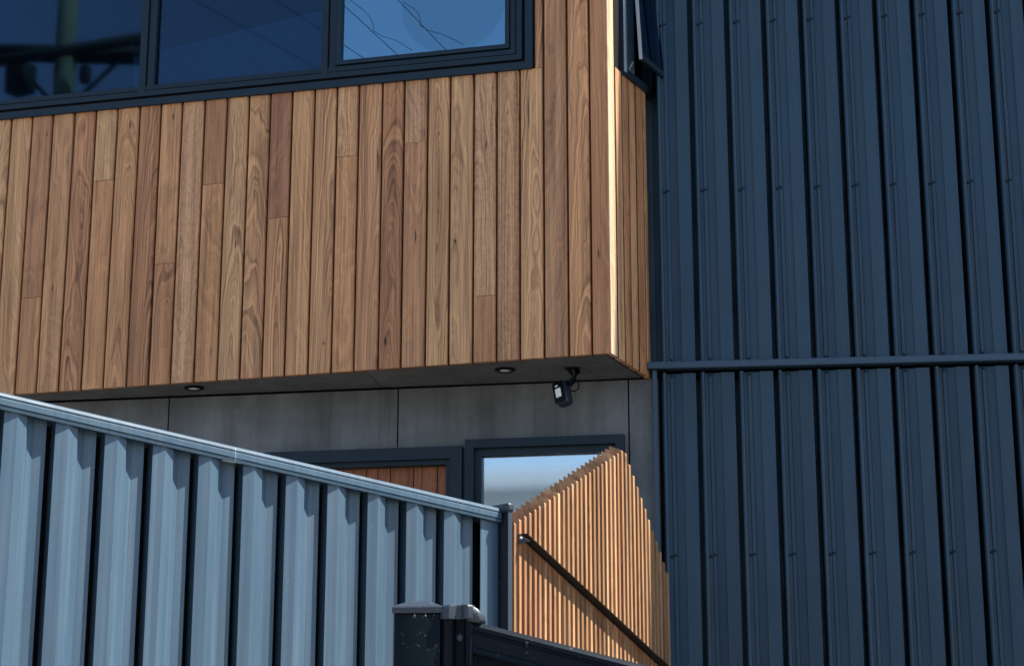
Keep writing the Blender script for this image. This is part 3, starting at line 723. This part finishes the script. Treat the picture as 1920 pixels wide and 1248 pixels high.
# ------------------------------------------------------------------ power pole and lines across the street, seen in the window glass
nF = -FA.uy
def mirror(px, py, dist):
    d = ray(px, py).normalized(); x, z = FA.hit(px, py); P = FA.w(x, 0, z)
    r = d - nF * (2 * d.dot(nF)); h = math.hypot(r.x, r.y)
    return P + r * (dist / h)
pp = mirror(122, 60, 15.0)
pole = thing('power_pole', 'weathered timber power pole with crossarm reflected in the left window pane', 'power pole', Matrix.Translation((pp.x, pp.y, 0)))
PM = Matrix.Translation((pp.x, pp.y, 0))
part('pole', MB().lathe([(.15, 0), (.125, pp.z), (.105, pp.z + 2.2)], 14), POLEWOOD, pole, PM)
za1 = mirror(125, 100, 15.0).z
cd = (mirror(250, 92, 15.0) - mirror(0, 105, 15.0)); cd.z = 0; cd.normalize()
ca = [Vector((0, 0, za1)) + cd * s for s in (-1.05, 1.05)]
part('crossarm', MB().tube(ca, .11, 6), ARM, pole, PM)
part('crossarm', MB().tube([ca[0] + Vector((.1, .3, -.32)), ca[1] + Vector((.1, .3, .10))], .07, 6), ARM, pole, PM)
part('brace', MB().tube([Vector((0, 0, za1 - .75)), cd * .7 + Vector((0, 0, za1))], .03, 6).tube([Vector((0, 0, za1 - .75)), cd * -.7 + Vector((0, 0, za1))], .03, 6), ARM, pole, PM)
random.seed(5)
for k in range(9):
    u = random.uniform(-1.0, 1.0); hgt = random.uniform(.10, .26)
    part('insulator', MB().bbox(-.06, .06, -.06, .06, 0, hgt, .03, 2), ARM, pole, PM @ Matrix.Translation(cd * u + Vector((0, 0, za1 - .04 - (hgt + .1) * (k % 3 == 0)))))
part('service_box', MB().bbox(-.16, .16, -.12, .12, -.42, -.05, .04, 2), ARM, pole, PM @ Matrix.Translation(cd * -.52 + Vector((0, 0, za1 - .1))))
for (a, c, lab, sag) in (((636, 4), (734, 95), 'thin straight power line crossing the left part of the blue pane', 0), ((746, 0), (828, 85), 'thin straight power line crossing the middle of the blue pane', 0),
                         ((642, 84), (690, 116), 'lowest short power line at the corner of the blue pane', 0), ((400, 20), (600, 130), 'faint power line reflected across the middle dark pane', 0)):
    A, B = mirror(*a, 14.0), mirror(*c, 15.5); D = B - A
    solo('power_line', MB().tube([A - D * 6 + D * (13 * t / 12) for t in range(13)], .0048, 5), CABLE, I4, lab, 'power line', group='power lines over the street')
for pts, lab in ((((654, 0), (676, 16), (690, 30), (696, 45), (696, 56), (712, 66), (740, 74), (756, 84), (770, 93)), 'looped slack cable on the left of the blue pane'),
                 (((752, 0), (772, 12), (782, 22), (786, 36), (786, 45), (800, 54), (828, 62), (850, 72), (868, 83)), 'looped slack cable in the middle of the blue pane')):
    solo('power_line', MB().tube([mirror(*p, 14.6) for p in pts], .004, 5), CABLE, I4, lab, 'power line', group='power lines over the street')

# pale house across the street, seen only as bands in the lower window's glass
nW = -WA.uy
def mirror_low(px, py, dist):
    d = ray(px, py).normalized(); x, z = WA.hit(px, py); P = WA.w(x, 0, z)
    r = d - nW * (2 * d.dot(nW)); h = math.hypot(r.x, r.y)
    return P + r * (dist / h)
q = mirror_low(1010, 884, 24.0)
NB = Frame(q.x, q.y, 180 - 12.0)
nh = thing('neighbour_house', 'pale house across the street reflected as bands in the lower window', 'house', NB.at(0, 0, 0))
part('wall', MB().box(-9, 9, 0.5, 8, 0, q.z - .25), plain('pale_render', (0.50, 0.58, 0.64), 0.9, 0.1), nh, NB.M)
part('fascia', MB().box(-9.6, 9.6, 0, 0.12, q.z - .24, q.z + .05), plain('white_fascia', (0.54, 0.60, 0.65), 0.6, 0.2), nh, NB.M)
part('roof', MB().add([(-9.6, .1, q.z + .02), (9.6, .1, q.z + .02), (9.6, 8.5, q.z + .02), (-9.6, 8.5, q.z + .02), (-9.6, 8.5, q.z + .5), (9.6, 8.5, q.z + .5)], [(0, 1, 2, 3), (0, 4, 5, 1), (2, 5, 4, 3), (0, 3, 4), (1, 5, 2)]), plain('grey_roof', (0.2, 0.21, 0.22), 0.7, 0.2), nh, NB.M)
